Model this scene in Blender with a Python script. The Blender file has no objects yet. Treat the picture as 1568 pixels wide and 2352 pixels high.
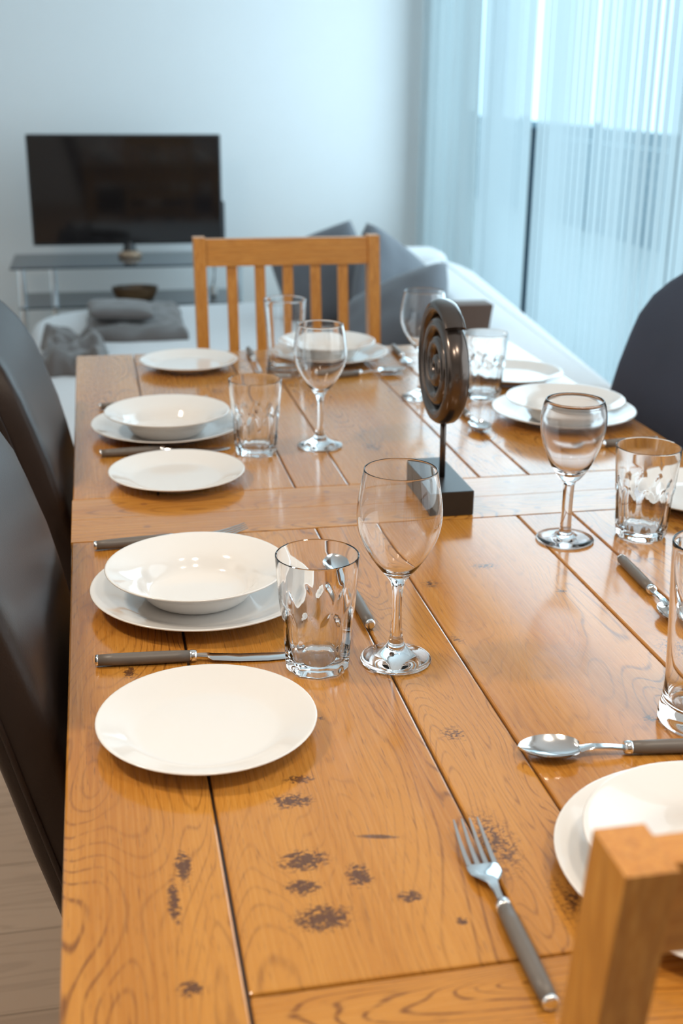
import bpy, bmesh, math, random
from mathutils import Vector, Matrix, noise
random.seed(7)
S = bpy.context.scene
COL = S.collection
PI = math.pi
TZ = 0.76            # table top height

# ------------------------------------------------------------------ helpers
def tag(o, label=None, cat=None, group=None, kind=None):
    if label: o['label'] = label
    if cat: o['category'] = cat
    if group: o['group'] = group
    if kind: o['kind'] = kind
    return o

def empty(name, loc=(0, 0, 0), rz=0.0):
    o = bpy.data.objects.new(name, None); COL.objects.link(o)
    o.location = loc; o.rotation_euler = (0, 0, rz); o.empty_display_size = .05
    return o

def obj(name, bm, mat, parent=None, smooth=False, loc=None, rot=None, angle=None):
    me = bpy.data.meshes.new(name); bm.to_mesh(me); bm.free()
    if mat: me.materials.append(mat)
    if smooth:
        for p in me.polygons: p.use_smooth = True
        if angle: me.set_sharp_from_angle(angle=math.radians(angle))
    o = bpy.data.objects.new(name, me); COL.objects.link(o)
    if parent: o.parent = parent
    if loc: o.location = loc
    if rot: o.rotation_euler = rot
    return o

def copy_tree(o, parent=None):
    c = o.copy(); COL.objects.link(c)
    if parent: c.parent = parent
    for ch in [x for x in bpy.data.objects if x.parent == o]:
        copy_tree(ch, c)
    return c

def box(bm, x0, y0, z0, x1, y1, z1, bevel=0.0, seg=2, M=None):
    r = bmesh.ops.create_cube(bm, size=1.0)
    vs = r['verts']
    bmesh.ops.scale(bm, verts=vs, vec=(x1 - x0, y1 - y0, z1 - z0))
    bmesh.ops.translate(bm, verts=vs, vec=((x0 + x1) / 2, (y0 + y1) / 2, (z0 + z1) / 2))
    if bevel > 0:
        es = list({e for v in vs for e in v.link_edges})
        rb = bmesh.ops.bevel(bm, geom=es, offset=bevel, segments=seg, profile=.5, affect='EDGES')
        vs = list({v for f in rb['faces'] for v in f.verts} | {v for v in vs if v.is_valid})
    if M is not None:
        bmesh.ops.transform(bm, matrix=M, verts=vs)
    return vs

def lathe(prof, n=48, rfun=None, bm=None):
    """profile from bottom-centre outwards, up, and back inside; normals face out"""
    bm = bm or bmesh.new()
    rings = []
    for (r, z) in prof:
        if r < 1e-6:
            rings.append([bm.verts.new((0, 0, z))]); continue
        ring = []
        for i in range(n):
            a = 2 * PI * i / n
            rr = rfun(r, z, a) if rfun else r
            ring.append(bm.verts.new((rr * math.cos(a), rr * math.sin(a), z)))
        rings.append(ring)
    for k in range(len(rings) - 1):
        A, B = rings[k], rings[k + 1]
        if len(A) == 1 and len(B) == 1: continue
        for i in range(n):
            j = (i + 1) % n
            if len(A) == 1: bm.faces.new((A[0], B[j], B[i]))
            elif len(B) == 1: bm.faces.new((A[i], A[j], B[0]))
            else: bm.faces.new((A[i], A[j], B[j], B[i]))
    return bm

def spline(pts, n=6):
    """Catmull-Rom through (r, z) points"""
    out = []
    P = [pts[0]] + list(pts) + [pts[-1]]
    for i in range(1, len(P) - 2):
        p0, p1, p2, p3 = P[i - 1], P[i], P[i + 1], P[i + 2]
        for k in range(n):
            t = k / n
            out.append(tuple(.5 * (2 * b + (c - a) * t + (2 * a - 5 * b + 4 * c - d) * t * t + (3 * b - a - 3 * c + d) * t ** 3)
                             for a, b, c, d in zip(p0, p1, p2, p3)))
    out.append(tuple(pts[-1]))
    return out

def tube(bm, pts, rad, n=10, ry=None, caps=True):
    """tube through points; rad may be a list; ry scales the second axis"""
    pts = [Vector(p) for p in pts]
    rings = []
    for i, p in enumerate(pts):
        t = (pts[min(i + 1, len(pts) - 1)] - pts[max(i - 1, 0)]).normalized()
        up = Vector((0, 0, 1)) if abs(t.z) < .95 else Vector((0, 1, 0))
        a = t.cross(up).normalized(); b = a.cross(t).normalized()
        r = rad[i] if isinstance(rad, (list, tuple)) else rad
        rings.append([bm.verts.new(p + a * r * math.cos(2 * PI * k / n) + b * r * (ry or 1) * math.sin(2 * PI * k / n)) for k in range(n)])
    for i in range(len(rings) - 1):
        for k in range(n):
            bm.faces.new((rings[i][k], rings[i][(k + 1) % n], rings[i + 1][(k + 1) % n], rings[i + 1][k]))
    if caps:
        bm.faces.new(rings[0][::-1]); bm.faces.new(rings[-1])
    bmesh.ops.recalc_face_normals(bm, faces=bm.faces[:])
    return bm

def loft(bm, st):
    """stations (x, y_centre, halfwidth, z, thickness): a thin rounded bar along x"""
    rings = []
    for (x, yc, w, z, t) in st:
        rings.append([bm.verts.new((x, yc + a * w, z + b * t)) for a, b in
                      ((-1, .5), (-.8, 1), (.8, 1), (1, .5), (.8, 0), (-.8, 0))])
    for i in range(len(rings) - 1):
        for k in range(6):
            bm.faces.new((rings[i][k], rings[i][(k + 1) % 6], rings[i + 1][(k + 1) % 6], rings[i + 1][k]))
    bm.faces.new(rings[0][::-1]); bm.faces.new(rings[-1])
    bmesh.ops.recalc_face_normals(bm, faces=bm.faces[:])

# ------------------------------------------------------------------ materials
class G:
    def __init__(s, name):
        s.m = bpy.data.materials.new(name); s.m.use_nodes = True
        s.t = s.m.node_tree; s.t.nodes.clear()
        s.out = s.n('ShaderNodeOutputMaterial')
    def n(s, typ, **kw):
        nd = s.t.nodes.new(typ)
        for k, v in kw.items(): setattr(nd, k, v)
        return nd
    def set(s, sock, v):
        if hasattr(v, 'is_linked') or isinstance(v, bpy.types.NodeSocket): s.t.links.new(v, sock)
        else: sock.default_value = v
    def math(s, op, a, b=0.0, c=None, clamp=False):
        nd = s.n('ShaderNodeMath', operation=op, use_clamp=clamp)
        s.set(nd.inputs[0], a); s.set(nd.inputs[1], b)
        if c is not None: s.set(nd.inputs[2], c)
        return nd.outputs[0]
    def vscale(s, v, sc, loc=(0, 0, 0)):
        nd = s.n('ShaderNodeMapping'); s.set(nd.inputs[0], v)
        nd.inputs['Scale'].default_value = sc; nd.inputs['Location'].default_value = loc
        return nd.outputs[0]
    def noise(s, v, scale=1.0, detail=2.0, rough=.5, dist=0.0):
        nd = s.n('ShaderNodeTexNoise'); s.set(nd.inputs['Vector'], v)
        nd.inputs['Scale'].default_value = scale; nd.inputs['Detail'].default_value = detail
        nd.inputs['Roughness'].default_value = rough; nd.inputs['Distortion'].default_value = dist
        return nd.outputs[0]
    def smooth(s, v, a, b):
        nd = s.n('ShaderNodeMapRange', interpolation_type='SMOOTHSTEP'); s.set(nd.inputs['Value'], v)
        nd.inputs['From Min'].default_value = a; nd.inputs['From Max'].default_value = b
        return nd.outputs[0]
    def mix(s, f, a, b, blend='MIX'):
        nd = s.n('ShaderNodeMix', data_type='RGBA', blend_type=blend)
        s.set(nd.inputs[0], f)
        s.set(nd.inputs[6], a if not isinstance(a, tuple) else (*a[:3], 1)); s.set(nd.inputs[7], b if not isinstance(b, tuple) else (*b[:3], 1))
        return nd.outputs[2]
    def coord(s, which='Object'):
        return s.n('ShaderNodeTexCoord').outputs[which]
    def bump(s, h, strength=.2, dist=.001):
        nd = s.n('ShaderNodeBump'); s.set(nd.inputs['Height'], h)
        nd.inputs['Strength'].default_value = strength; nd.inputs['Distance'].default_value = dist
        return nd.outputs[0]
    def bsdf(s, **kw):
        nd = s.n('ShaderNodeBsdfPrincipled')
        for k, v in kw.items():
            k = k.replace('_', ' ')
            if isinstance(v, tuple) and len(v) == 3: v = (*v, 1)
            s.set(nd.inputs[k], v)
        s.t.links.new(nd.outputs[0], s.out.inputs[0])
        return nd

def plain(name, col, rough=.5, metal=0.0, var=.06, scale=40, bump=0.0, **kw):
    g = G(name)
    nz = g.noise(g.coord(), scale, 3)
    c = g.mix(nz, tuple(x * (1 - var) for x in col), tuple(min(1, x * (1 + var)) for x in col))
    b = g.bsdf(Base_Color=c, Roughness=rough, Metallic=metal, **kw)
    if bump: g.t.links.new(g.bump(nz, bump), b.inputs['Normal'])
    return g.m

def glass(name, col=(1, 1, 1), rough=0.0, ior=1.43):
    g = G(name)
    nz = g.noise(g.coord(), 30, 1)
    g.bsdf(Base_Color=g.mix(nz, col, tuple(c * .995 for c in col)), Roughness=rough, IOR=ior, Transmission_Weight=1.0)
    return g.m

def wood_table():
    g = G('worn_honey_oak')
    uv = g.coord('UV')
    at = g.n('ShaderNodeAttribute', attribute_name='tone').outputs['Fac']
    # growth rings: contour lines of a stretched field
    field = g.noise(g.vscale(uv, (1.5, 8.5, 1)), 1.0, 2.2, .45, .35)
    ph = g.math('MULTIPLY', field, 46.0)
    saw = g.math('FRACT', ph)
    line = g.math('SUBTRACT', 1.0, g.smooth(g.math('ABSOLUTE', g.math('SUBTRACT', saw, .5)), .01, .17))
    brk = g.noise(g.vscale(uv, (22, 260, 1)), 1.0, 3, .6)
    line = g.math('MULTIPLY', g.math('MULTIPLY', line, g.smooth(brk, .28, .58)), g.math('ADD', .40, g.smooth(g.noise(g.vscale(uv, (.9, 5, 1), (3, 7, 0)), 1.0, 1), .40, .62)))
    fib = g.noise(g.vscale(uv, (7, 330, 1)), 1.0, 4, .65)
    pore = g.smooth(g.noise(g.vscale(uv, (45, 700, 1)), 1.0, 2, .5), .60, .74)
    wide = g.noise(g.vscale(uv, (1.1, 9, 1)), 1.3, 3, .5)
    c = g.mix(g.smooth(wide, .3, .72), (.43, .165, .022), (.58, .262, .046))
    c = g.mix(g.math('MULTIPLY', g.smooth(fib, .35, .7), .45), c, (.64, .315, .070))
    c = g.mix(g.math('MULTIPLY', at, .42), c, (.38, .125, .015))
    c = g.mix(g.math('MULTIPLY', line, .62), c, (.16, .052, .010))
    c = g.mix(g.math('MULTIPLY', pore, .65), c, (.16, .056, .014))
    # worn stains and checks at their own places on the boards: x, y, half-lengths, angle
    ob = g.coord('Object'); sx = g.n('ShaderNodeSeparateXYZ'); g.t.links.new(ob, sx.inputs[0])
    grit = g.noise(g.vscale(ob, (210, 300, 1)), 1.0, 4, .65, .6)
    spots = [(.138, .868, .026, .016), (.134, .785, .030, .020), (.128, .752, .022, .014), (.136, .714, .032, .022),
             (.173, .758, .015, .022), (.205, .726, .014, .010), (.236, .692, .007, .006), (.150, .900, .018, .010),
             (.030, .752, .007, .040), (.040, .795, .010, .030), (.034, .660, .013, .012), (.011, 1.131, .010, .018),
             (.306, .950, .020, .024), (.505, .943, .022, .014), (.464, 1.343, .032, .018), (.365, 1.144, .018, .016),
             (.187, 1.002, .010, .006), (.29, .78, .030, .07), (.33, .69, .035, .06), (.60, 1.08, .04, .05), (.44, 1.88, .03, .05),
             (.38, 1.30, .02, .02), (.53, 1.25, .014, .012), (.52, 1.82, .02, .05), (.22, 2.30, .03, .04)]
    tot = None
    for i, (x, y, a, b) in enumerate(spots):
        dx = g.math('MULTIPLY', g.math('SUBTRACT', sx.outputs[0], x), 1 / a)
        dy = g.math('MULTIPLY', g.math('SUBTRACT', sx.outputs[1], y), 1 / b)
        d = g.math('SQRT', g.math('ADD', g.math('MULTIPLY', dx, dx), g.math('MULTIPLY', dy, dy)))
        k = 1.0 if i < 12 else .62
        mval = g.math('MULTIPLY', g.math('SUBTRACT', 1.0, d, clamp=True), k)
        tot = mval if tot is None else g.math('MAXIMUM', tot, mval)
    soft = g.smooth(tot, .0, .5)
    hard = g.smooth(g.math('ADD', g.math('MULTIPLY', grit, 1.0), g.math('MULTIPLY', tot, .30)), .60, .68)
    hard = g.math('MULTIPLY', hard, soft)
    c = g.mix(g.math('MULTIPLY', hard, .92), c, (.085, .034, .018))
    # one long dark check
    dx = g.math('MULTIPLY', g.math('SUBTRACT', sx.outputs[0], .198), 1 / .024)
    dy = g.math('MULTIPLY', g.math('ADD', g.math('SUBTRACT', sx.outputs[1], .805), g.math('MULTIPLY', g.math('SUBTRACT', sx.outputs[0], .198), .22)), 1 / .0042)
    d = g.math('ADD', g.math('SQRT', g.math('ADD', g.math('MULTIPLY', dx, dx), g.math('MULTIPLY', dy, dy))), g.math('MULTIPLY', grit, .6))
    c = g.mix(g.math('MULTIPLY', g.math('SUBTRACT', 1.0, g.smooth(d, .7, 1.2)), .9), c, (.10, .04, .018))
    # dowel pegs in the breadboard rails
    for (x, y) in PEGS:
        dx = g.math('SUBTRACT', sx.outputs[0], x); dy = g.math('SUBTRACT', sx.outputs[1], y)
        d = g.math('SQRT', g.math('ADD', g.math('MULTIPLY', dx, dx), g.math('MULTIPLY', dy, dy)))
        c = g.mix(g.math('MULTIPLY', g.math('SUBTRACT', 1.0, g.smooth(d, .0045, .006)), .55), c, (.20, .075, .03))
    b = g.bsdf(Base_Color=c, Roughness=g.math('ADD', .22, g.math('MULTIPLY', fib, .10)), Specular_IOR_Level=.06, Coat_Weight=1.0, Coat_Roughness=.13, Coat_IOR=1.5)
    h = g.math('SUBTRACT', g.math('MULTIPLY', fib, .35), g.math('ADD', g.math('MULTIPLY', line, .35), g.math('MULTIPLY', pore, .5)))
    g.t.links.new(g.bump(h, .10, .0006), b.inputs['Normal'])
    return g.m

def wood_plain(name, c0, c1, dark, stretch, rough=.35):
    g = G(name)
    ob = g.coord('Object')
    f = g.noise(g.vscale(ob, stretch), 1.0, 2, .5, .4)
    saw = g.math('ABSOLUTE', g.math('SUBTRACT', g.math('FRACT', g.math('MULTIPLY', f, 9.0)), .5))
    line = g.math('SUBTRACT', 1.0, g.smooth(saw, .02, .3))
    fib = g.noise(g.vscale(ob, tuple(x * 14 for x in stretch)), 1.0, 3, .6)
    c = g.mix(g.smooth(fib, .3, .7), c0, c1)
    c = g.mix(g.math('MULTIPLY', line, .35), c, dark)
    g.bsdf(Base_Color=c, Roughness=rough, Coat_Weight=.2, Coat_Roughness=.25)
    return g.m

def leather(name, col, rough=.42):
    g = G(name)
    ob = g.coord('Object')
    v = g.n('ShaderNodeTexVoronoi'); g.t.links.new(ob, v.inputs['Vector']); v.inputs['Scale'].default_value = 420
    nz = g.noise(ob, 6, 3)
    c = g.mix(nz, tuple(x * .8 for x in col), tuple(x * 1.25 for x in col))
    b = g.bsdf(Base_Color=c, Roughness=rough, IOR=1.42, Specular_IOR_Level=.36)
    g.t.links.new(g.bump(v.outputs[0], .18, .0006), b.inputs['Normal'])
    return g.m

def fabric(name, col, scale=300, rough=.9, sheen=.2, bump=.4):
    g = G(name)
    ob = g.coord('Object')
    w = g.noise(ob, scale, 2, .6)
    nz = g.noise(ob, 5, 3)
    c = g.mix(g.math('MULTIPLY', w, .5), tuple(x * .85 for x in col), tuple(min(1, x * 1.15) for x in col))
    c = g.mix(g.math('MULTIPLY', nz, .25), c, tuple(x * .8 for x in col))
    b = g.bsdf(Base_Color=c, Roughness=rough, Sheen_Weight=sheen)
    g.t.links.new(g.bump(w, bump, .002), b.inputs['Normal'])
    return g.m

def sheer(name, col, trans=.3):
    g = G(name)
    ob = g.coord('Object')
    w = g.noise(g.vscale(ob, (60, 60, 3)), 1.0, 2)
    cc = g.mix(w, tuple(x * .95 for x in col), col)
    d = g.n('ShaderNodeBsdfDiffuse'); g.t.links.new(cc, d.inputs[0])
    t = g.n('ShaderNodeBsdfTranslucent'); g.t.links.new(cc, t.inputs[0])
    m1 = g.n('ShaderNodeMixShader'); m1.inputs[0].default_value = .62
    g.t.links.new(d.outputs[0], m1.inputs[1]); g.t.links.new(t.outputs[0], m1.inputs[2])
    tr = g.n('ShaderNodeBsdfTransparent')
    m2 = g.n('ShaderNodeMixShader'); m2.inputs[0].default_value = trans
    g.t.links.new(m1.outputs[0], m2.inputs[1]); g.t.links.new(tr.outputs[0], m2.inputs[2])
    g.t.links.new(m2.outputs[0], g.out.inputs[0])
    return g.m

def floor_mat():
    g = G('oak_laminate')
    ob = g.coord('Object')
    br = g.n('ShaderNodeTexBrick'); g.t.links.new(ob, br.inputs['Vector'])
    br.inputs['Scale'].default_value = 1.0; br.inputs['Brick Width'].default_value = 1.3; br.inputs['Row Height'].default_value = .19
    br.inputs['Mortar Size'].default_value = .0015; br.inputs['Color1'].default_value = (.40, .265, .17, 1); br.inputs['Color2'].default_value = (.47, .32, .21, 1)
    br.inputs['Mortar'].default_value = (.22, .14, .08, 1)
    f = g.noise(g.vscale(ob, (1.5, 14, 1)), 1.0, 3, .5, .5)
    ln = g.smooth(g.math('ABSOLUTE', g.math('SUBTRACT', g.math('FRACT', g.math('MULTIPLY', f, 10)), .5)), .02, .3)
    c = g.mix(g.math('MULTIPLY', g.math('SUBTRACT', 1.0, ln), .35), br.outputs[0], (.28, .18, .11))
    g.bsdf(Base_Color=c, Roughness=.4)
    return g.m

PEGS = [(.601, 1.662), (.319, 1.663), (.606, 1.542), (.316, 1.546), (.049, 1.561), (.049, 1.655), (.85, 1.55), (.85, 1.66)]
M_TABLE = wood_table()
M_OAKV = wood_plain('honey_oak_upright', (.53, .205, .028), (.64, .29, .058), (.33, .115, .018), (22, 22, 2.0))
M_OAKH = wood_plain('honey_oak_level', (.53, .205, .028), (.64, .29, .058), (.33, .115, .018), (2.0, 22, 30))
M_PORC = plain('white_porcelain', (.82, .80, .775), .10, 0, .015, 12, IOR=1.5, Coat_Weight=.25, Coat_Roughness=.04)
M_GLASS = glass('clear_glass')
M_PLAST = glass('clear_acrylic', (.98, .965, .965), .07, 1.33)
M_STEEL = plain('polished_steel', (.72, .72, .72), .12, 1.0, .02)
M_CHROME = plain('chrome', (.86, .88, .90), .18, 1.0, .02)
M_HANDLE = plain('taupe_handle', (.155, .135, .118), .42, 0, .1, 60)
M_LEATH = leather('dark_brown_leather', (.026, .0165, .013), .42)
M_SLATE = leather('slate_leather', (.047, .053, .080), .6)
M_DARKLEG = wood_plain('dark_stained_leg', (.03, .018, .012), (.045, .027, .018), (.015, .01, .008), (20, 20, 2))
M_SOFA = fabric('offwhite_sofa_cloth', (.66, .645, .645), 260)
M_GREY = fabric('grey_cushion_cloth', (.115, .120, .135), 300)
M_THROW = fabric('grey_knit', (.125, .110, .105), 130, .95, .3, .9)
M_BLACKP = plain('black_plastic', (.012, .012, .014), .35)
M_SCREEN = plain('glossy_black_screen', (.010, .008, .008), .07, 0, .02, 20, IOR=1.5)
M_DGLASS = plain('smoked_glass', (.035, .045, .055), .06, 0, .03, 20, IOR=1.5)
M_BRONZE = plain('dark_bronze', (.115, .095, .085), .20, .85, .25, 25)
M_BASEB = plain('matt_black_wood', (.020, .017, .016), .34, 0, .12, 60)
M_WALL = plain('white_wall_paint', (.79, .80, .805), .85, 0, .01, 8)
M_CEIL = plain('white_ceiling_paint', (.80, .80, .79), .9, 0, .01, 8)
M_TRIM = plain('white_trim', (.78, .78, .77), .4, 0, .01)
M_BROWN = wood_plain('brown_wood', (.10, .055, .025), (.14, .08, .036), (.05, .028, .012), (3, 20, 25))
M_TAPER = fabric('brown_felt', (.100, .056, .038), 300)
M_TAN = plain('tan_ceramic', (.34, .23, .15), .4)
M_WHITEP = plain('white_plastic', (.75, .75, .73), .35)
M_SLAT = sheer('white_blind_voile', (.88, .93, .96), .07)
M_DRAPE = sheer('white_drape', (.86, .92, .94), .06)
M_PAVE = plain('pale_paving', (.42, .44, .45), .8, 0, .15, 6)
M_FENCE = plain('slate_blue_fence', (.085, .155, .20), .6, 0, .2, 8)
M_FLOOR = floor_mat()
M_FRAMEW = plain('window_frame_grey', (.25, .30, .33), .4)

# ------------------------------------------------------------------ setting
def struct(name, bm, mat):
    o = obj(name, bm, mat); tag(o, kind='structure'); return o
XL, XR, YB, YF, ZC = -1.75, 1.80, -2.5, 6.30, 2.50
b = bmesh.new(); box(b, XL - .1, YB - .1, -.1, XR + .1, YF + .1, 0); struct('floor', b, M_FLOOR)
b = bmesh.new(); box(b, XL - .1, YB - .1, ZC, XR + .1, YF + .1, ZC + .1); struct('ceiling', b, M_CEIL)
b = bmesh.new(); box(b, XL - .1, YF, 0, XR + .1, YF + .1, ZC); struct('wall_far', b, M_WALL)
b = bmesh.new(); box(b, XL - .1, YB - .1, 0, XR + .1, YB, ZC); struct('wall_back', b, M_WALL)
b = bmesh.new(); box(b, XL - .1, YB, 0, XL, YF, ZC); struct('wall_left', b, M_WALL)
WY0, WY1, WZ1 = 2.6, 6.22, 2.32
b = bmesh.new()
box(b, XR, YB, 0, XR + .1, WY0, ZC); box(b, XR, WY1, 0, XR + .1, YF, ZC); box(b, XR, WY0, WZ1, XR + .1, WY1, ZC)
struct('wall_right', b, M_WALL)
for nm, args in (('baseboard_far', (XL, YF - .015, 0, XR, YF, .09)), ('baseboard_left', (XL, YB, 0, XL + .015, YF - .015, .09))):
    b = bmesh.new(); box(b, *args, bevel=.004); struct(nm, b, M_TRIM)
# window: frame, mullion and panes
w = empty('window_1', (XR + .05, (WY0 + WY1) / 2, 0)); tag(w, kind='structure')
hw = (WY1 - WY0) / 2
b = bmesh.new()
for y in (-hw, -hw * .45, hw * .62, hw - .06): box(b, -.03, y, 0, .03, y + .06, WZ1)
box(b, -.03, -hw, 0, .03, hw, .05); box(b, -.03, -hw, WZ1 - .06, .03, hw, WZ1)
obj('window_frame', b, M_FRAMEW, w)
b = bmesh.new(); box(b, -.004, -hw + .06, .05, .004, hw - .06, WZ1 - .06)
obj('pane', b, glass('window_glass', (.98, .99, 1), 0, 1.02), w)
# outside
b = bmesh.new(); box(b, XR + .1, -4, -.12, 14, 24, -.02); o = struct('ground', b, M_PAVE)
f = empty('garden_fence', (4.6, 11, -.02)); tag(f, 'dark slate-blue garden fence seen through the blind', 'fence')
b = bmesh.new()
for k in range(7): box(b, -.02, -6, .03 + k * .135, .02, 6, .155 + k * .135)
obj('fence_boards', b, M_FENCE, f)
for k in range(7):
    b = bmesh.new(); box(b, .02, -6 + k * 1.98, 0, .10, -5.9 + k * 1.98, 1.0); obj('post', b, M_FENCE, f)

b = bmesh.new(); box(b, -.04, -.04, 0, .04, .04, 1.13, .004); box(b, -.05, -.05, 1.13, .05, .05, 1.155, .003)
o = obj('terrace_post', b, plain('dark_blue_post', (.004, .035, .065), .5), loc=(2.12, 5.71, -.02)); tag(o, 'dark blue post outside, seen through the gap in the blind', 'post')

# ------------------------------------------------------------------ blind and drape at the window
bl = empty('vertical_blind', (1.72, 4.0, 0)); tag(bl, 'white sheer vertical blind of narrow strips hanging before the window', 'blind')
b = bmesh.new()
def slat(bm, y, wd, ang, z0=.03, z1=2.34):
    c, s = math.cos(ang), math.sin(ang)
    prev = None
    for k in range(5):
        t = (k / 4 - .5) * wd
        bow = .004 * (1 - (2 * k / 4 - 1) ** 2)
        x = s * t - c * bow; yy = y + c * t + s * bow
        a0 = bm.verts.new((x, yy, z0)); a1 = bm.verts.new((x, yy, z1))
        if prev: bm.faces.new((prev[0], a0, a1, prev[1]))
        prev = (a0, a1)
y = -1.36
rnd = random.Random(3)
while y < .655:
    slat(b, y, .0515 + rnd.uniform(-.005, .003), rnd.uniform(-.12, .12)); y += .060 + rnd.uniform(-.004, .004)
y = .752
while y < 1.36:
    slat(b, y, .066, rnd.uniform(-.10, .10)); y += .060
obj('slats', b, M_SLAT, bl)
b = bmesh.new(); box(b, -.03, -1.4, 2.34, .03, 1.39, 2.39, .006); obj('headrail', b, M_TRIM, bl)

dr = empty('drape', (1.70, 5.83, 0)); tag(dr, 'white gathered drape in the corner beside the far wall', 'curtain')
b = bmesh.new()
N = 150; cols = []
for i in range(N + 1):
    t = i / N; y = -.40 + .82 * t
    x = .030 * math.sin(t * 2 * PI * 9) + .012 * math.sin(t * 31 + 1)
    cols.append([b.verts.new((x * (1 - .25 * q), y, .02 + 2.36 * q)) for q in (0, .3, .65, 1)])
for i in range(N):
    for k in range(3): b.faces.new((cols[i][k], cols[i + 1][k], cols[i + 1][k + 1], cols[i][k + 1]))
obj('drape_cloth', b, M_DRAPE, dr, True)
b = bmesh.new(); tube(b, [(0, -.41, 2.40), (0, .45, 2.40)], .012); obj('curtain_rod', b, M_CHROME, dr, True)

# ------------------------------------------------------------------ dining table
TX0, TX1, TY0, TY1 = -.053, .952, .538, 2.668
t = empty('dining_table', (0, 0, 0)); tag(t, 'long honey oak dining table with worn planks laid for dinner', 'table')
b = bmesh.new()
uvl = b.loops.layers.uv.new('UVMap'); tone = b.faces.layers.float.new('tone')
def board(x0, y0, x1, y1, along, tn, g=.0011, bev=.0022):
    n0 = set(b.faces)
    box(b, x0 + g, y0 + g, TZ - .032, x1 - g, y1 - g, TZ, bev, 2)
    ou, ov = random.uniform(0, 40), random.uniform(0, 40)
    for f in b.faces:
        if f in n0: continue
        f[tone] = tn
        for l in f.loops:
            p = l.vert.co
            u, v = (p.y, p.x + p.z * .7) if along == 'y' else (p.x, p.y + p.z * .7)
            l[uvl].uv = (u + ou, v + ov)
SX = [.072, .2765, .3595, .566, .6465, .827]
HALVES = [(TY0, 1.5175, .6455), (1.6895, TY1, 2.563)]
tn = lambda: random.uniform(0, 1)
for (y0, y1, ys) in HALVES:
    near = y0 == TY0
    board(TX0, y0, SX[0], y1, 'y', .25); board(SX[-1], y0, TX1, y1, 'y', .5)
    for i in range(5):
        a, c = (ys, y1) if near else (y0, ys)
        board(SX[i], a, SX[i + 1], c, 'y', [.15, .35, .30, .55, .4][i])
    if near: board(SX[0], y0, SX[-1], ys, 'x', .35)
    else: board(SX[0], ys, SX[-1], y1, 'x', .35)
board(TX0, 1.5175, TX1, 1.6035, 'x', .25, .0002, .0006); board(TX0, 1.6035, TX1, 1.6895, 'x', .35, .0002, .0006)
obj('tabletop', b, M_TABLE, t)
b = bmesh.new(); box(b, TX0 + .03, TY0 + .03, TZ - .045, TX1 - .03, TY1 - .03, TZ - .0045); obj('groove_shade', b, M_DARKLEG, t)  # dark sheet raised between the boards, standing in for shade in the seams
for (a0, c0, a1, c1, mt) in ((TX0 + .05, TY0 + .06, TX1 - .05, TY0 + .085, M_OAKH), (TX0 + .05, TY1 - .085, TX1 - .05, TY1 - .06, M_OAKH),
                             (TX0 + .05, TY0 + .085, TX0 + .075, TY1 - .085, M_OAKV), (TX1 - .075, TY0 + .085, TX1 - .05, TY1 - .085, M_OAKV)):
    b = bmesh.new(); box(b, a0, c0, TZ - .125, a1, c1, TZ - .0455, .002); obj('apron', b, mt, t)
for x in (TX0 + .012, TX1 - .092):
    for y in (TY0 + .012, TY1 - .092):
        b = bmesh.new(); box(b, x, y, 0, x + .08, y + .08, TZ - .0455, .006); obj('leg', b, M_OAKV, t)

# ------------------------------------------------------------------ slatted oak chairs
def oak_chair(name, label, loc, rz):
    c = empty(name, loc, rz); tag(c, label, 'chair', 'slatted oak chairs at the table heads')
    off = lambda z: (.975 - z) * .135 if z > .45 else .071 - (.45 - z) * .16
    def post(x0, x1, z0, z1, d=.041, y0=-.041, bev=.0035):
        bm = bmesh.new(); zs = [z0 + (z1 - z0) * k / 8 for k in range(9)]
        rings = [[bm.verts.new((x, y0 + off(z) + yy, z)) for x, yy in ((x0, 0), (x1, 0), (x1, d), (x0, d))] for z in zs]
        for i in range(8):
            for k in range(4): bm.faces.new((rings[i][k], rings[i][(k + 1) % 4], rings[i + 1][(k + 1) % 4], rings[i + 1][k]))
        bm.faces.new(rings[0][::-1]); bm.faces.new(rings[-1])
        es = [e for e in bm.edges if len(e.link_faces) == 2 and e.calc_face_angle(0) > .8]
        bmesh.ops.bevel(bm, geom=es, offset=bev, segments=2, profile=.5, affect='EDGES')
        return bm
    W = .230
    for s in (-1, 1):
        x0, x1 = (s * W, s * (W - .0285)) if s > 0 else (-W, -W + .0285)
        obj('stile', post(min(x0, x1), max(x0, x1), 0, .976), M_OAKV, c)
    obj('top_rail', post(-W + .0285, W - .0285, .908, .972, .024, -.030, .003), M_OAKH, c)
    obj('lower_rail', post(-W + .0285, W - .0285, .545, .590, .022, -.030, .003), M_OAKH, c)
    for k in range(5):
        x = -.1385 + k * .06925
        obj('slat', post(x - .0125, x + .0125, .590, .908, .013, -.026, .002), M_OAKV, c)
    bm = bmesh.new(); box(bm, -.225, .075, .435, .225, .47, .462, .008); obj('seat', bm, M_OAKH, c)
    for s in (-1, 1):
        bm = bmesh.new(); box(bm, s * .205 - .018, .42, 0, s * .205 + .018, .456, .435, .004); obj('leg', bm, M_OAKV, c)
    bm = bmesh.new(); box(bm, -.19, .425, .375, .19, .445, .435, .002); obj('apron', bm, M_OAKH, c)
    return c
oak_chair('oak_chair', 'slatted oak chair with its back to the camera, blurred in the near corner', (.4655, .491, 0), 0)
oak_chair('oak_chair', 'slatted oak chair at the far end of the table, before the sofa', (.466, 2.95, 0), PI)

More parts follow.
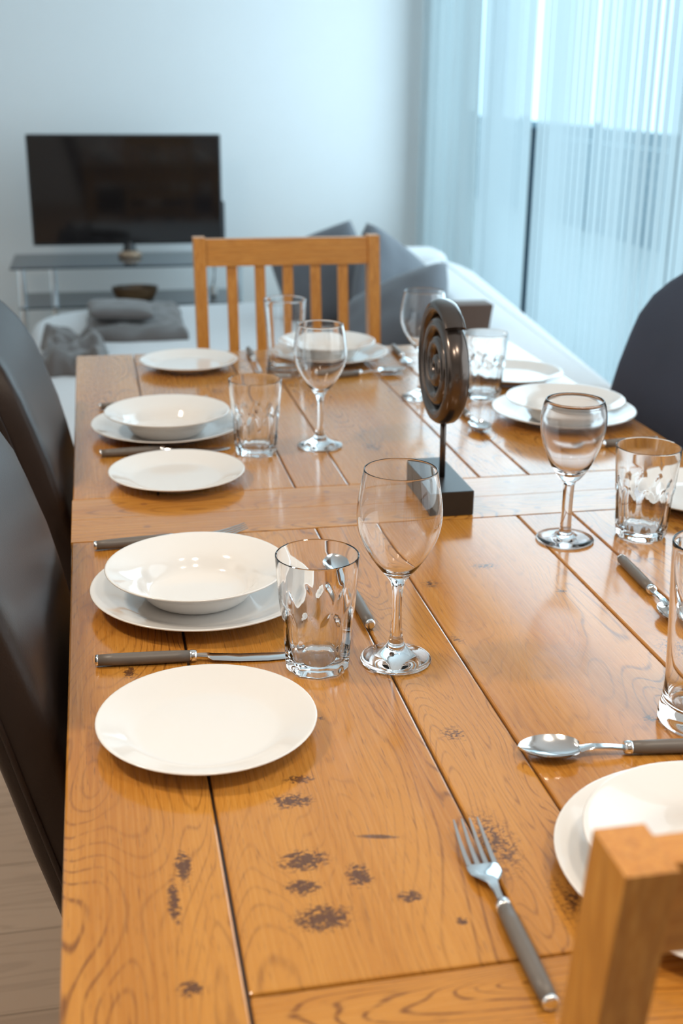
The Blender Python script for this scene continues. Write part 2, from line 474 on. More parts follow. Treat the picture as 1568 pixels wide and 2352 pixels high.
# ------------------------------------------------------------------ upholstered chairs
PZ = [.40, .46, .52, .60, .68, .75, .80, .86, .90, .94, .97, .995, 1.012, 1.02]
PF = [-.072, -.058, -.045, -.028, -.006, .008, .020, .040, .054, .074, .096, .118, .138, .152]
PB = [.008, .016, .029, .050, .068, .086, .100, .115, .126, .140, .152, .160, .164, .165]
def leather_chair(label, x0, y, s, mat, grp, hw=.232):
    """s = -1: back leans to -x and the seat runs to +x"""
    c = empty('upholstered_chair', (x0, y, 0)); tag(c, label, 'chair', grp)
    n = 40; bm = bmesh.new(); rings = []
    for z, f, r in zip(PZ, PF, PB):
        k = max(0, (z - .86) / .165)
        w = hw * (1 - k ** 2.6 * .52) * (.93 + .07 * min(1, (z - .4) / .3))
        cx, tx = (f + r) / 2, (r - f) / 2
        ring = []
        for i in range(n):
            a = 2 * PI * i / n
            e = 2 / 6.0
            px = math.copysign(abs(math.cos(a)) ** e, math.cos(a)) * tx
            py = math.copysign(abs(math.sin(a)) ** e, math.sin(a)) * w
            dish = .012 * (1 - (py / w) ** 2) if px < 0 else 0
            ring.append(bm.verts.new((s * (cx + px + dish), py, z)))
        rings.append(ring)
    for i in range(len(rings) - 1):
        for k in range(n): bm.faces.new((rings[i][k], rings[i][(k + 1) % n], rings[i + 1][(k + 1) % n], rings[i + 1][k]))
    bm.faces.new(rings[0]); bm.faces.new(rings[-1])
    bmesh.ops.recalc_face_normals(bm, faces=bm.faces[:])
    obj('backrest', bm, mat, c, True, angle=50)
    for sy in (-1, 1):
        bm = bmesh.new()
        pts = []
        for z, f, r in list(zip(PZ, PF, PB))[:12]:
            k = max(0, (z - .86) / .165)
            w = hw * (1 - k ** 2.6 * .52) * (.93 + .07 * min(1, (z - .4) / .3))
            pts.append((s * (f + (r - f) * .66), sy * (w + .0005), z))
        tube(bm, pts, .0032, 8); obj('piping', bm, mat, c, True)
    bm = bmesh.new()
    xa, xb = (.052, .46) if s < 0 else (-.46, -.052)
    box(bm, xa, -.215, .37, xb, .215, .475, .03, 4); obj('seat', bm, mat, c, True, angle=60)
    for lx in (.03, .42):
        for ly in (-.18, .18):
            bm = bmesh.new(); vs = box(bm, -.02, -.02, 0, .02, .02, .372, .003)
            for v in bm.verts:
                if v.co.z < .1: v.co.x *= .75; v.co.y *= .75
            obj('leg', bm, M_DARKLEG, c, loc=(-s * lx, ly, 0))
    return c
leather_chair('dark brown leather chair on the left, nearest the camera', -.052, 1.275, -1, M_LEATH, 'upholstered chairs along the table')
leather_chair('dark brown leather chair on the left, second from the camera', -.052, 1.955, -1, M_LEATH, 'upholstered chairs along the table')
leather_chair('slate dark upholstered chair on the right in front of the blind', 1.005, 2.02, 1, M_SLATE, 'upholstered chairs along the table')

# ------------------------------------------------------------------ plates
def arc_profile(outer, inner):
    return spline(outer, 5) + [(outer[-1][0] + .0012, outer[-1][1] + .0013)] + spline(inner, 5)
SIDE = lathe([(0, .0025), (.050, .0025)] + spline([(.058, .001), (.061, .0008), (.066, .003), (.082, .010), (.1022, .0178)], 4)
             + [(.1032, .0190), (.1026, .0199)] + spline([(.1012, .0198), (.085, .0132), (.070, .0075), (.058, .0062), (.030, .0058), (0, .0058)], 4), 72)
DIN = lathe([(0, .0025), (.066, .0025)] + spline([(.074, .001), (.078, .0008), (.084, .004), (.104, .0115), (.1292, .0195)], 4)
            + [(.1302, .0208), (.1296, .0217)] + spline([(.128, .0215), (.108, .0150), (.088, .0080), (.074, .0066), (.035, .0062), (0, .0062)], 4), 80)
SOUP = lathe([(0, .002), (.046, .002)] + spline([(.052, .0006), (.055, .0006), (.062, .006), (.072, .020), (.084, .0285), (.1052, .0385)], 4)
             + [(.1062, .0398), (.1056, .0406)] + spline([(.1040, .0404), (.086, .0325), (.071, .0235), (.060, .0095), (.050, .0062), (.025, .0055), (0, .0055)], 4), 72)
def mesh_of(name, bm, mat):
    me = bpy.data.meshes.new(name); bm.to_mesh(me); bm.free(); me.materials.append(mat)
    for p in me.polygons: p.use_smooth = True
    return me
ME = {'side_plate': mesh_of('side_plate', SIDE, M_PORC), 'dinner_plate': mesh_of('dinner_plate', DIN, M_PORC), 'soup_plate': mesh_of('soup_plate', SOUP, M_PORC)}
PL = [
 ('side_plate', .078, .994, 0, 'white side plate nearest the camera on the left'),
 ('side_plate', .104, 1.752, 0, 'white side plate on the left beside the second dark chair'),
 ('side_plate', .183, 2.513, 0, 'white side plate at the far left corner of the table'),
 ('side_plate', .829, 2.300, 0, 'white side plate at the far right corner beyond the stacked plates'),
 ('side_plate', .848, 1.525, 0, 'white side plate cut off by the right edge behind a tumbler'),
 ('dinner_plate', .102, 1.302, 0, 'large white plate under the soup plate, front left place'),
 ('dinner_plate', .107, 2.020, 0, 'large white plate under the soup plate, second left place'),
 ('dinner_plate', .490, 2.545, 0, 'large white plate under the soup plate before the far oak chair'),
 ('dinner_plate', .821, 1.994, 0, 'large white plate under the soup plate beside the slate chair'),
 ('dinner_plate', .448, .702, 0, 'large white plate under the soup plate before the near oak chair'),
 ('soup_plate', .096, 1.300, .0062, 'white soup plate stacked on the front left dinner plate'),
 ('soup_plate', .106, 2.001, .0062, 'white soup plate stacked on the second left dinner plate'),
 ('soup_plate', .483, 2.530, .0062, 'white soup plate stacked before the far oak chair'),
 ('soup_plate', .814, 1.972, .0062, 'white soup plate stacked beside the slate chair'),
 ('soup_plate', .440, .692, .0062, 'white soup plate partly behind the near chair post'),
]
for k, x, y, dz, lab in PL:
    o = bpy.data.objects.new(k, ME[k]); COL.objects.link(o); o.location = (x, y, TZ + dz + .0003); o.rotation_euler = (0, 0, random.uniform(0, 6))
    tag(o, lab, 'plate', {'side_plate': 'white side plates', 'dinner_plate': 'white dinner plates', 'soup_plate': 'white soup plates'}[k])

# ------------------------------------------------------------------ glasses
def wine_parts(foot, stem, bowl_out, bowl_in, rim, mat, nm):
    fb = lathe([(0, .0012)] + foot, 56); sb = lathe([foot[-1]] + stem, 56)
    bb = lathe([stem[-1]] + bowl_out + rim + bowl_in, 56)
    return [(n, mesh_of(nm + '_' + n, m, mat)) for n, m in (('foot', fb), ('stem', sb), ('bowl', bb))]
wf = [(.030, .0006), (.0365, .0008), (.0378, .0022), (.0372, .0036)] + spline([(.034, .0046), (.024, .0078), (.014, .0135), (.0088, .021), (.0066, .030)], 4)
ws = spline([(.0060, .036), (.0053, .050), (.0050, .064), (.0054, .078), (.0066, .087)], 4)
wo = spline([(.0080, .0915), (.0130, .0985), (.0220, .1095), (.0325, .1255), (.0405, .1435), (.0437, .1610), (.0430, .1780), (.0403, .1960), (.0372, .2120)], 6)
wr = [(.0371, .2130), (.0367, .2132), (.0363, .2129)]
wi = spline([(.0362, .2118), (.0394, .1960), (.0421, .1780), (.0428, .1610), (.0396, .1439), (.0316, .1262), (.0210, .1108), (.0110, .1018), (0, .0992)], 6)
WINE = wine_parts(wf, ws, wo, wi, wr, M_GLASS, 'wine_glass')
af = [(.034, .0006), (.0384, .0008), (.0388, .0020), (.0380, .0030)] + spline([(.028, .0038), (.015, .0060), (.0092, .0105), (.0076, .017)], 4)
as_ = spline([(.0072, .026), (.0070, .050), (.0072, .072), (.0078, .079)], 3)
ao = spline([(.0095, .0835), (.0165, .0900), (.0265, .1060), (.0355, .1270), (.0412, .1470), (.0428, .1610), (.0424, .1740), (.0406, .1850), (.0378, .1925)], 6)
ar = [(.0370, .1938), (.0363, .1937), (.0360, .1928)]
ai = spline([(.0373, .1890), (.0404, .1740), (.0410, .1610), (.0394, .1466), (.0335, .1262), (.0240, .1070), (.0120, .0960), (0, .0925)], 6)
ACRY = wine_parts(af, as_, ao, ai, ar, M_PLAST, 'acrylic_glass')
def place_wine(parts, name, x, y, lab, sc=1.0, grp='clear wine glasses'):
    e = empty(name, (x, y, TZ + .0004), random.uniform(0, 6)); tag(e, lab, 'wine glass', grp)
    for n, me in parts:
        o = bpy.data.objects.new(n, me); COL.objects.link(o); o.parent = e; o.scale = (1, 1, sc)
place_wine(WINE, 'wine_glass', .288, 1.108, 'clear wine glass standing in front of the spiral sculpture, sharpest')
place_wine(WINE, 'wine_glass', .352, 1.897, 'clear wine glass at the second left place before the far chair', .97)
place_wine(WINE, 'wine_glass', .604, 2.185, 'clear wine glass half hidden behind the spiral sculpture', .97)
place_wine(ACRY, 'wine_glass', .597, 1.413, 'thick-walled tulip wine glass on the right with a straight stem')

NF = 10
def facet(r, z, a):
    if z > .0785: return r
    q = (a % (2 * PI / NF)) - PI / NF
    ap = r * math.cos(PI / NF) * 1.012
    rf = min(r, ap / math.cos(q))
    top = .070 + .0065 * math.cos(q * NF) ** 1       # arched upper ends of the facets
    k = min(1, max(0, (top - z) / .004))
    return r + (rf - .0011 - r) * k
to = [(.0300, .0004), (.0338, .0010), (.0352, .0034)] + [(.0352 + (.0400 - .0352) * k / 18, .0034 + .0756 * k / 18) for k in range(1, 19)] + [(.0412, .095), (.0424, .112), (.0431, .1238)]
ti = [(.0430, .1252), (.0422, .1259), (.0414, .1250), (.0400, .105), (.0388, .088), (.0366, .068), (.0342, .040), (.0316, .020), (.0280, .0128), (.020, .0108), (0, .0100)]
tb = lathe([(0, .0030), (.018, .0026), (.026, .0008)] + to, 120, facet)
lathe([to[-1]] + ti, 120, None, tb)
bmesh.ops.remove_doubles(tb, verts=tb.verts[:], dist=1e-5)
TUMB = mesh_of('tumbler', tb, M_GLASS); TUMB.set_sharp_from_angle(angle=math.radians(28))
def place(me, name, x, y, lab, cat, grp, sc=(1, 1, 1), rz=None):
    o = bpy.data.objects.new(name, me); COL.objects.link(o); o.location = (x, y, TZ + .0004); o.scale = sc
    o.rotation_euler = (0, 0, random.uniform(0, 6) if rz is None else rz); tag(o, lab, cat, grp); return o
TG = 'faceted tumblers'
place(TUMB, 'tumbler', .204, 1.112, 'faceted glass tumbler between the near side plate and the front wine glass', 'glass', TG, rz=.2)
place(TUMB, 'tumbler', .242, 1.880, 'faceted glass tumbler at the second left place beside stacked plates', 'glass', TG, (1, 1, .98))
place(TUMB, 'tumbler', .725, 2.172, 'faceted glass tumbler just right of the spiral sculpture', 'glass', TG)
place(TUMB, 'tumbler', .706, 1.413, 'faceted glass tumbler on the right edge in front of a side plate', 'glass', TG)
TALL = mesh_of('tall_glass', lathe([(0, .0030), (.020, .0026), (.030, .0005), (.0365, .0010), (.0382, .0040)]
        + spline([(.0380, .009), (.0358, .022), (.0345, .036), (.0352, .060), (.0375, .100), (.0400, .140), (.0415, .1690)], 5)
        + [(.0413, .1705), (.0405, .1712), (.0398, .1704)]
        + spline([(.0395, .1690), (.0382, .140), (.0356, .100), (.0332, .060), (.0322, .036), (.0300, .020), (.020, .0155), (0, .0150)], 5), 64), M_GLASS)
place(TALL, 'tall_glass', .376, 2.422, 'tall clear beer glass at the far end before the oak chair slats', 'glass', 'tall beer glasses', (1.05, 1.05, .92))
place(TALL, 'tall_glass', .5435, .930, 'tall clear beer glass cut off by the right edge, near the spoon', 'glass', 'tall beer glasses', (1, 1, 1.08))

# ------------------------------------------------------------------ cutlery: modelled along +x from the handle end
def handle_parts():
    hb = bmesh.new(); tube(hb, [(x, 0, .0068) for x in (.003, .02, .05, .08, .098)], [.0058, .0064, .0067, .0064, .0060], 16)
    fb = bmesh.new(); tube(fb, [(x, 0, .0068) for x in (.098, .0985, .1015, .105, .1055)], [.0058, .0064, .0064, .0058, .0040], 16)
    cb = bmesh.new(); tube(cb, [(x, 0, .0068) for x in (0, .0006, .003, .0034)], [.0040, .0057, .0061, .0058], 16)
    return [('handle', mesh_of('handle', hb, M_HANDLE)), ('ferrule', mesh_of('ferrule', fb, M_CHROME)), ('end_cap', mesh_of('end_cap', cb, M_CHROME))]
HP = handle_parts()
def sharp(me): me.set_sharp_from_angle(angle=math.radians(35)); return me
bm = bmesh.new()
loft(bm, [(.104, 0, .0030, .0058, .0024), (.118, 0, .0030, .0068, .0022), (.128, 0, .0042, .0076, .0020), (.136, 0, .0092, .0066, .0018), (.143, 0, .0125, .0046, .0017), (.150, 0, .0130, .0036, .0016), (.156, 0, .0128, .0036, .0016)])
for k in range(4):
    yc = (k - 1.5) * .0070
    loft(bm, [(.1555, yc * .99, .0024, .0036, .0016), (.168, yc, .0021, .0048, .0016), (.182, yc, .0018, .0076, .0015), (.196, yc * .97, .0014, .0118, .0012), (.203, yc * .95, .0008, .0142, .0008)])
FORK = sharp(mesh_of('fork_head', bm, M_STEEL))
bm = bmesh.new()
loft(bm, [(.104, 0, .0030, .0058, .0026), (.116, 0, .0045, .0050, .0030), (.122, 0, .0080, .0030, .0024), (.150, 0, .0090, .0012, .0018), (.180, 0, .0094, .0006, .0015), (.200, .0008, .0080, .0006, .0013), (.210, .0030, .0046, .0006, .0010), (.2145, .0050, .0014, .0006, .0008)])
KNIFE = sharp(mesh_of('blade', bm, M_STEEL))
def spoon_bowl():
    bm = bmesh.new(); nu, nv = 22, 12
    def sheet(dz, inset):
        G_ = []
        for i in range(nu + 1):
            u = i / nu; x = .146 + .058 * u
            ww = .0008 + .0200 * max(0, math.sin(PI * u ** .86)) ** .62 * (1 - .10 * (1 - u)) + .0052 * (1 - u) ** 5
            row = []
            for j in range(nv + 1):
                q = 2 * j / nv - 1
                deep = .0088 * math.sin(PI * min(1, .16 + .80 * u)) ** .8
                z = .0112 + .0008 * u - deep * (1 - abs(q) ** 2.2) + dz
                row.append(bm.verts.new((x, q * (ww - inset), z)))
            G_.append(row)
        return G_
    A, B = sheet(0, .0004), sheet(-.0012, 0)
    for Q, fl in ((A, False), (B, True)):
        for i in range(nu):
            for j in range(nv):
                q = (Q[i][j], Q[i + 1][j], Q[i + 1][j + 1], Q[i][j + 1]); bm.faces.new(q[::-1] if fl else q)
    for i in range(nu):
        for j in (0, nv):
            bm.faces.new((A[i][j], A[i + 1][j], B[i + 1][j], B[i][j]))
    for i in (0, nu):
        for j in range(nv): bm.faces.new((A[i][j], A[i][j + 1], B[i][j + 1], B[i][j]))
    bmesh.ops.recalc_face_normals(bm, faces=bm.faces[:])
    loft(bm, [(.104, 0, .0040, .0054, .0026), (.118, 0, .0036, .0070, .0024), (.132, 0, .0042, .0082, .0018), (.140, 0, .0052, .0078, .0014), (.1475, 0, .0064, .0062, .0010)])
    return sharp(mesh_of('spoon_bowl', bm, M_STEEL))
SPOON = spoon_bowl()
def cutlery(kind, a, bpt, lab):
    """handle end a -> towards bpt"""
    e = empty(kind, (a[0], a[1], TZ + .0003), math.atan2(bpt[1] - a[1], bpt[0] - a[0]))
    tag(e, lab, kind, {'fork': 'forks with taupe handles', 'knife': 'knives with taupe handles', 'spoon': 'spoons with taupe handles'}[kind])
    me, pn = {'fork': (FORK, 'fork_head'), 'knife': (KNIFE, 'blade'), 'spoon': (SPOON, 'spoon_bowl')}[kind]
    for n, m in HP + [(pn, me)]:
        o = bpy.data.objects.new(n, m); COL.objects.link(o); o.parent = e
        if n == 'handle': o['label'] = 'taupe handle'
cutlery('knife', (-.024, 1.151), (.18, 1.137), 'table knife behind the nearest side plate, blade ending at the tumbler')
cutlery('knife', (-.011, 1.894), (.19, 1.905), 'table knife partly hidden behind the second left side plate')
cutlery('knife', (.327, 2.650), (.322, 2.44), 'table knife at the far end, left of the stacked plates')
cutlery('fork', (-.023, 1.483), (.182, 1.503), 'fork lying behind the front left stacked plates')
cutlery('fork', (-.008, 2.192), (.20, 2.205), 'fork whose handle end shows behind the second left plates')
cutlery('fork', (.656, 2.625), (.647, 2.44), 'fork at the far end, right of the stacked plates')
cutlery('fork', (.921, 1.815), (.72, 1.807), 'fork beyond the right tumbler, in front of the stacked plates')
cutlery('fork', (.2665, .592), (.269, .80), 'large fork with tines up in the foreground beside the near chair')
cutlery('spoon', (.278, 1.184), (.276, 1.40), 'spoon between the front tumbler and wine glass')
cutlery('spoon', (.637, 1.322), (.628, 1.15), 'spoon on the right pointing at the camera, handle end by the tumbler')
cutlery('spoon', (.652, 2.118), (.646, 1.915), 'spoon just right of the sculpture post, bowl towards the camera')
cutlery('spoon', (.425, 2.362), (.625, 2.397), 'spoon lying crosswise before the far stacked plates')
cutlery('spoon', (.553, .874), (.349, .900), 'spoon with a shiny bowl above the near stacked plates')

# ------------------------------------------------------------------ spiral sculpture
sc = empty('spiral_sculpture', (.4775, 1.610, TZ + .0003)); tag(sc, 'dark bronze spiral disc sculpture on a rod and black block', 'sculpture')
bm = bmesh.new(); box(bm, -.0275, -.082, 0, .0275, .082, .036, .0012); obj('base', bm, M_BASEB, sc)
bm = bmesh.new(); tube(bm, [(0, -.012, .036), (0, -.008, .13)], .0045, 12); obj('rod', bm, M_BRONZE, sc, True)
bm = bmesh.new()
th0 = math.radians(52); turns = 3.35; rend = .1005; pitch = .0255
def rr(t): return rend - pitch * t
prev = None; NS = 220; sec = []
for k in range(12):
    a = 2 * PI * k / 12
    e = 2 / 2.4
    sec.append((math.copysign(abs(math.cos(a)) ** e, math.cos(a)), math.copysign(abs(math.sin(a)) ** e, math.sin(a))))
for i in range(NS + 1):
    t = turns * i / NS; th = th0 + 2 * PI * t; r = rr(t)
    half = .0122 if r > .0122 else max(.002, r)
    tap = min(1, .30 + t * 4.5)
    half *= tap
    rc = r - .0128 * 1.0 - (1 - tap) * .013
    if rc < .002: rc = .002
    ring = []
    for (a, q) in sec:
        rad = rc + a * half; x = q * .0170 * (.85 + .15 * tap)
        ring.append(bm.verts.new((x, -rad * math.cos(th), .198 + rad * math.sin(th))))
    if prev:
        for k in range(12): bm.faces.new((prev[k], prev[(k + 1) % 12], ring[(k + 1) % 12], ring[k]))
    else: bm.faces.new(ring)
    prev = ring
bm.faces.new(prev)
bmesh.ops.recalc_face_normals(bm, faces=bm.faces[:])
obj('spiral_disc', bm, M_BRONZE, sc, True, angle=55)

# ------------------------------------------------------------------ television and stand
st = empty('tv_stand', (.16, 5.72, 0)); tag(st, 'glass and chrome television stand against the far wall', 'tv stand')
bm = bmesh.new(); box(bm, -.53, -.22, .535, .53, .22, .545, .003); obj('top_shelf', bm, M_DGLASS, st)
bm = bmesh.new(); box(bm, -.50, -.20, .355, .50, .20, .365, .003); obj('lower_shelf', bm, M_DGLASS, st)
for (x, y) in ((-.485, -.17), (.485, -.17), (-.355, .10), (.355, .10)):
    bm = bmesh.new(); tube(bm, [(x, y, 0), (x, y, .535)], .018, 20); obj('leg', bm, M_CHROME, st, True, angle=50)
bm = bmesh.new(); tube(bm, [(.40, .15, .53), (.405, .14, .47), (.40, .12, .42), (.385, .10, .37)], .004, 8); obj('cable', bm, M_BLACKP, st, True)
tv = empty('television', (.164, 5.79, .5455)); tag(tv, 'black flat screen television on the glass stand', 'television')
bm = bmesh.new(); box(bm, -.437, -.012, .057, .437, .030, .549, .006); obj('casing', bm, M_BLACKP, tv)
bm = bmesh.new(); box(bm, -.427, -.0135, .070, .427, -.0125, .540); obj('screen', bm, M_SCREEN, tv)
bm = bmesh.new(); tube(bm, [(0, .01, .02), (0, .01, .075)], [.034, .022], 16); obj('neck', bm, M_BLACKP, tv, True, angle=50)
bm = lathe([(0, 0), (.055, 0), (.062, .006), (.058, .018), (.035, .028), (0, .030)], 32)
o = obj('foot', bm, M_TAN, tv, True); o.scale = (.9, .8, 1); o['label'] = 'tan rounded foot'
bm = bmesh.new(); box(bm, -.02, -.06, 0, .02, .06, .245, .006)
o = obj('speaker_box', bm, M_BLACKP, loc=(.598, 5.885, .5455)); tag(o, 'slim black speaker box at the right end of the television', 'speaker')
# bowl on the lower shelf
bm = lathe([(0, 0), (.075, 0), (.085, .006), (.100, .035), (.108, .066), (.103, .067), (.094, .036), (.078, .012), (0, .010)], 40)
o = obj('wooden_bowl', bm, M_BROWN, smooth=True, angle=60, loc=(.175, 5.66, .3655)); o.scale = (1, .7, .9); tag(o, 'brown wooden bowl on the lower shelf of the television stand', 'bowl')
bm = bmesh.new(); box(bm, -.018, -.015, 0, .018, .015, .048, .01, 3)
o = obj('plug_adaptor', bm, M_WHITEP, loc=(.545, 5.72, .3655), smooth=True, angle=60); tag(o, 'small white plug adaptor on the lower shelf behind the oak chair', 'plug')

# ------------------------------------------------------------------ sofa
so = empty('corner_sofa', (.5, 4.2, 0)); tag(so, 'off-white corner sofa between the table and the television', 'sofa')
def prism(poly, z0, z1, rad=.05, ox=.5, oy=4.2, seg=5):
    bm = bmesh.new()
    lo = [bm.verts.new((x - ox, y - oy, z0)) for x, y in poly]; hi = [bm.verts.new((x - ox, y - oy, z1)) for x, y in poly]
    n = len(poly)
    for i in range(n): bm.faces.new((lo[i], lo[(i + 1) % n], hi[(i + 1) % n], hi[i]))
    bm.faces.new(lo[::-1]); bm.faces.new(hi)
    bmesh.ops.recalc_face_normals(bm, faces=bm.faces[:])
    es = [e for e in bm.edges if abs(e.verts[0].co.z - z1) < 1e-5 and abs(e.verts[1].co.z - z1) < 1e-5]
    bmesh.ops.bevel(bm, geom=es, offset=rad, segments=seg, profile=.5, affect='EDGES')
    return bm
def rounded(poly, rads, k=7):
    out = []; n = len(poly)
    for i in range(n):
        p = Vector(poly[i]); a = Vector(poly[i - 1]) - p; c = Vector(poly[(i + 1) % n]) - p; r = rads[i]
        if r <= 0: out.append(tuple(p)); continue
        s, e = p + a.normalized() * r, p + c.normalized() * r
        for j in range(k + 1):
            t = j / k; out.append(tuple(s * (1 - t) ** 2 + p * 2 * t * (1 - t) + e * t * t))
    return out
seat = rounded([(-.17, 3.12), (1.16, 3.12), (1.30, 4.93), (.74, 5.26), (-.28, 5.14)], [.08, .07, .07, .07, .34])
obj('seat_base', prism(seat, .05, .26, .01), M_SOFA, so, True, angle=50)
obj('seat_cushion', prism(seat, .262, .42, .05), M_SOFA, so, True, angle=60)
back = rounded([(1.00, 2.70), (1.27, 2.68), (1.375, 3.58), (1.505, 4.70), (1.46, 4.98), (1.30, 4.88), (1.16, 3.9), (1.04, 3.62)], [.08, .08, 0, .12, .10, .07, .08, .08])
obj('side_back', prism(back, .05, .63, .05), M_SOFA, so, True, angle=60)
fb = rounded([(.96, 4.99), (1.50, 4.99), (1.50, 5.27), (.96, 5.27)], [.10, .10, .10, .10])
obj('far_back', prism(fb, .05, .645, .05), M_SOFA, so, True, angle=60)
for x, y in ((-.05, 3.2), (-.0, 4.9), (1.05, 3.2), (1.35, 4.7)):
    bm = bmesh.new(); tube(bm, [(x - .5, y - 4.2, 0), (x - .5, y - 4.2, .055)], .025, 14); obj('foot', bm, M_DARKLEG, so, True, angle=50)

def pillow(w, h, d, n=26):
    bm = bmesh.new(); sides = []
    for sgn in (1, -1):
        g_ = []
        for i in range(n + 1):
            row = []
            for j in range(n + 1):
                u, v = 2 * i / n - 1, 2 * j / n - 1
                pin = 1 - .10 * (abs(u) ** 2 * abs(v) ** 2) + .0
                su = u * (1 - .07 * (1 - v * v)); sv = v * (1 - .07 * (1 - u * u))
                t = max(0, (1 - u ** 4)) ** .5 * max(0, (1 - v ** 4)) ** .5
                z = sgn * d * .5 * t * (1 + .12 * noise.noise(Vector((u * 2, v * 2, sgn * 3))))
                row.append((su * w / 2 * pin, sv * h / 2 * pin, z))
            g_.append(row)
        sides.append(g_)
    for s_, g_ in enumerate(sides):
        vs = [[bm.verts.new(p) for p in r] for r in g_]
        for i in range(n):
            for j in range(n):
                q = (vs[i][j], vs[i + 1][j], vs[i + 1][j + 1], vs[i][j + 1]); bm.faces.new(q if s_ == 0 else q[::-1])
    bmesh.ops.remove_doubles(bm, verts=bm.verts[:], dist=1e-5)
    return bm
def cushion(loc, rot, lab, w=.44, h=.44, d=.13, mat=None, grp='grey cushions on the sofa', nm='cushion'):
    o = obj(nm, pillow(w, h, d), mat or M_GREY, smooth=True, loc=loc, rot=rot); tag(o, lab, 'cushion', grp); return o
cushion((.90, 4.78, .585), (math.radians(68), math.radians(-22), math.radians(-12)), 'dark grey cushion behind the far chair, leftmost of the sofa cushions', .40, .40, .13)
cushion((1.13, 4.55, .585), (math.radians(62), math.radians(34), math.radians(24)), 'grey cushion leaning in the sofa corner, between its neighbours', .42, .40, .13)
cushion((1.01, 4.05, .56), (math.radians(38), math.radians(-26), math.radians(-38)), 'grey cushion lying slanted beside the far wine glass', .46, .36, .14)

# crumpled knit throw and its loose end
def throw(name, x0, y0, x1, y1, seed, amp, lab, base=.425, nx=64, ny=64):
    bm = bmesh.new(); top = []
    for i in range(nx + 1):
        row = []
        for j in range(ny + 1):
            u, v = i / nx, j / ny
            edge = min(u, 1 - u, v, 1 - v)
            k = min(1, edge / .10) ** .5
            x = x0 + (x1 - x0) * u + .03 * noise.noise(Vector((v * 4, seed, 0))) * (1 if u in (0, 1) else .6)
            y = y0 + (y1 - y0) * v + .03 * noise.noise(Vector((u * 4, seed + 9, 0)))
            f = abs(noise.noise(Vector((u * 2.2 + seed, v * 2.6, seed)))) + .35 * abs(noise.noise(Vector((u * 4 + seed, v * 5.0, 2))))
            z = base + .008 + k * (.030 + amp * f)
            row.append(bm.verts.new((x, y, z)))
        top.append(row)
    for i in range(nx):
        for j in range(ny): bm.faces.new((top[i][j], top[i + 1][j], top[i + 1][j + 1], top[i][j + 1]))
    bd = [e for e in bm.edges if e.is_boundary]
    r = bmesh.ops.extrude_edge_only(bm, edges=bd)
    vs = [g for g in r['geom'] if isinstance(g, bmesh.types.BMVert)]
    for v in vs: v.co.z = base
    bmesh.ops.contextual_create(bm, geom=[e for e in bm.edges if e.is_boundary])
    bmesh.ops.recalc_face_normals(bm, faces=bm.faces[:])
    o = obj(name, bm, M_THROW, smooth=True); tag(o, lab, 'blanket'); return o
throw('knit_throw', -.04, 4.44, .33, 5.05, 3.1, .040, 'crumpled grey knit throw heaped on the sofa seat below the television', .421)
throw('folded_throw', -.20, 3.92, .01, 4.42, 8.4, .085, 'brown-grey folded blanket on the sofa seat beside the table corner', .421)
cushion((.085, 4.60, .513), (math.radians(7), math.radians(3), math.radians(3)), 'small grey knitted pillow lying on the heaped throw', .26, .19, .05, M_THROW, nm='knitted_pillow')
# tapered brown box on the sofa's back
bm = bmesh.new(); vs = box(bm, -.055, -.04, 0, .055, .04, .078, .003)
for v in bm.verts:
    if v.co.z < .03: v.co.x *= .86; v.co.y *= .86
o = obj('tapered_box', bm, M_TAPER, loc=(1.11, 3.47, .631)); tag(o, 'brown tapered box standing on the sofa back behind the sculpture', 'box')

# ------------------------------------------------------------------ light
W = bpy.data.worlds.new('overcast_sky'); S.world = W; W.use_nodes = True
bg = W.node_tree.nodes['Background']; bg.inputs[0].default_value = (.56, .85, .98, 1); bg.inputs[1].default_value = 2.3
def lamp(name, typ, loc, energy, col, rot=(0, 0, 0), **kw):
    l = bpy.data.lights.new(name, typ); l.energy = energy; l.color = col
    for k, v in kw.items(): setattr(l, k, v)
    o = bpy.data.objects.new(name, l); COL.objects.link(o); o.location = loc; o.rotation_euler = rot; return o
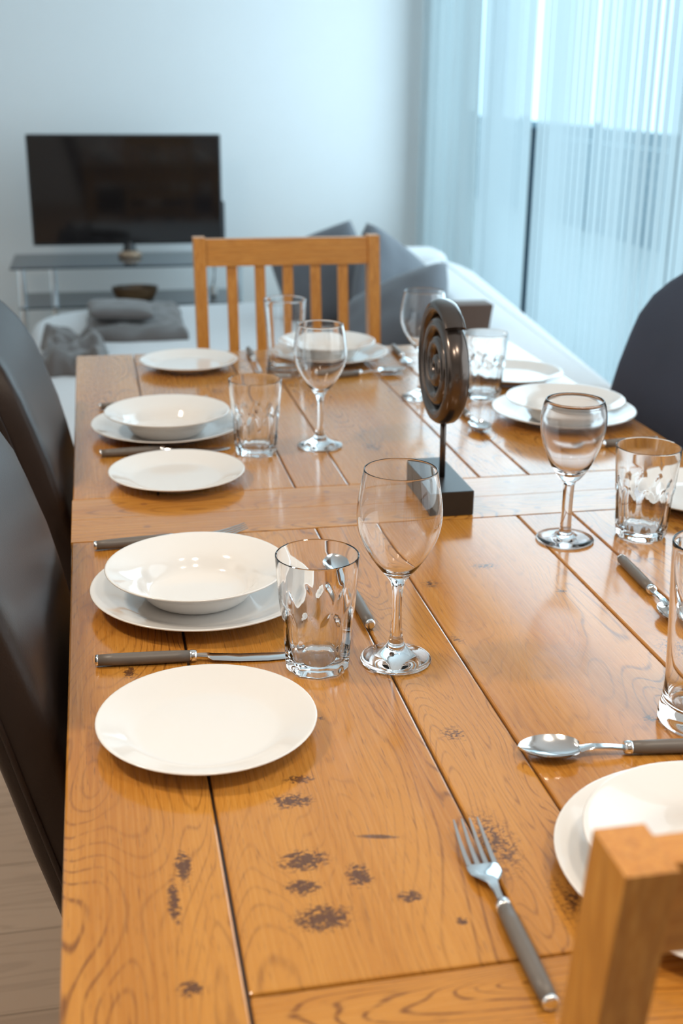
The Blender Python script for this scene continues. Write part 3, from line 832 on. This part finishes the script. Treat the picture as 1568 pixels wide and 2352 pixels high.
# unseen area lamps added inside the room in place of daylight from the right
lamp('added_blind_daylight_panel', 'AREA', (1.63, 4.45, 1.45), 44, (.64, .86, 1.0), (0, math.radians(90), 0), shape='RECTANGLE', size=1.7, size_y=3.3)  # added panel on the room side of the blind, brightens the room as daylight
lamp('assumed_side_daylight_panel', 'AREA', (XR - .03, .9, 1.45), 20, (.74, .90, 1.0), (0, math.radians(90), 0), shape='RECTANGLE', size=1.5, size_y=2.2)  # panel added for an assumed second window; the wall here is solid
# assumed warm ceiling downlights, unseen; the left one is added to light the floor
for i, (x, y, pw) in enumerate(((.10, .15, 9.5), (.80, .35, 9.5), (-1.0, 1.35, 22))):
    lamp('assumed_ceiling_downlight', 'AREA', (x, y, ZC - .01), pw, (1.0, .85, .68), (0, 0, 0), shape='DISK', size=.26)

# ------------------------------------------------------------------ camera
cam = bpy.data.cameras.new('camera'); co = bpy.data.objects.new('camera', cam); COL.objects.link(co); S.camera = co
CW, CH, F = 1568, 2352, 2752.87
v1 = (192.066 - CW / 2, 175.581 - CH / 2); roll = .00997408
Yw = Vector((v1[0], v1[1], F)).normalized(); hd = Vector((math.cos(roll), math.sin(roll), 0))
Zd = Yw.cross(hd).normalized()
if Zd.y < 0: Zd = -Zd
Xw = Zd.cross(Yw)
if Xw.x < 0: Xw = -Xw
R = Matrix((Xw, Yw, -Zd))                    # camera (right, down, forward) -> world
right, down, fwd = R.col[0], R.col[1], R.col[2]
M = Matrix((right, -down, -fwd)).transposed().to_4x4(); M.translation = Vector((0, 0, TZ + .58))
co.matrix_world = M
cam.sensor_fit = 'VERTICAL'; cam.sensor_height = 36; cam.sensor_width = 24; cam.lens = F / CH * 36
cam.clip_start = .05
cam.dof.use_dof = True; cam.dof.focus_distance = 1.27; cam.dof.aperture_fstop = 5.2

S.view_settings.view_transform = 'Standard'; S.view_settings.look = 'None'; S.view_settings.gamma = 1
S.view_settings.use_curve_mapping = False; S.view_settings.exposure = 0.0
S.cycles.use_denoising = True
S.cycles.max_bounces = 14; S.cycles.transmission_bounces = 12; S.cycles.transparent_max_bounces = 16; S.cycles.diffuse_bounces = 5; S.cycles.glossy_bounces = 5
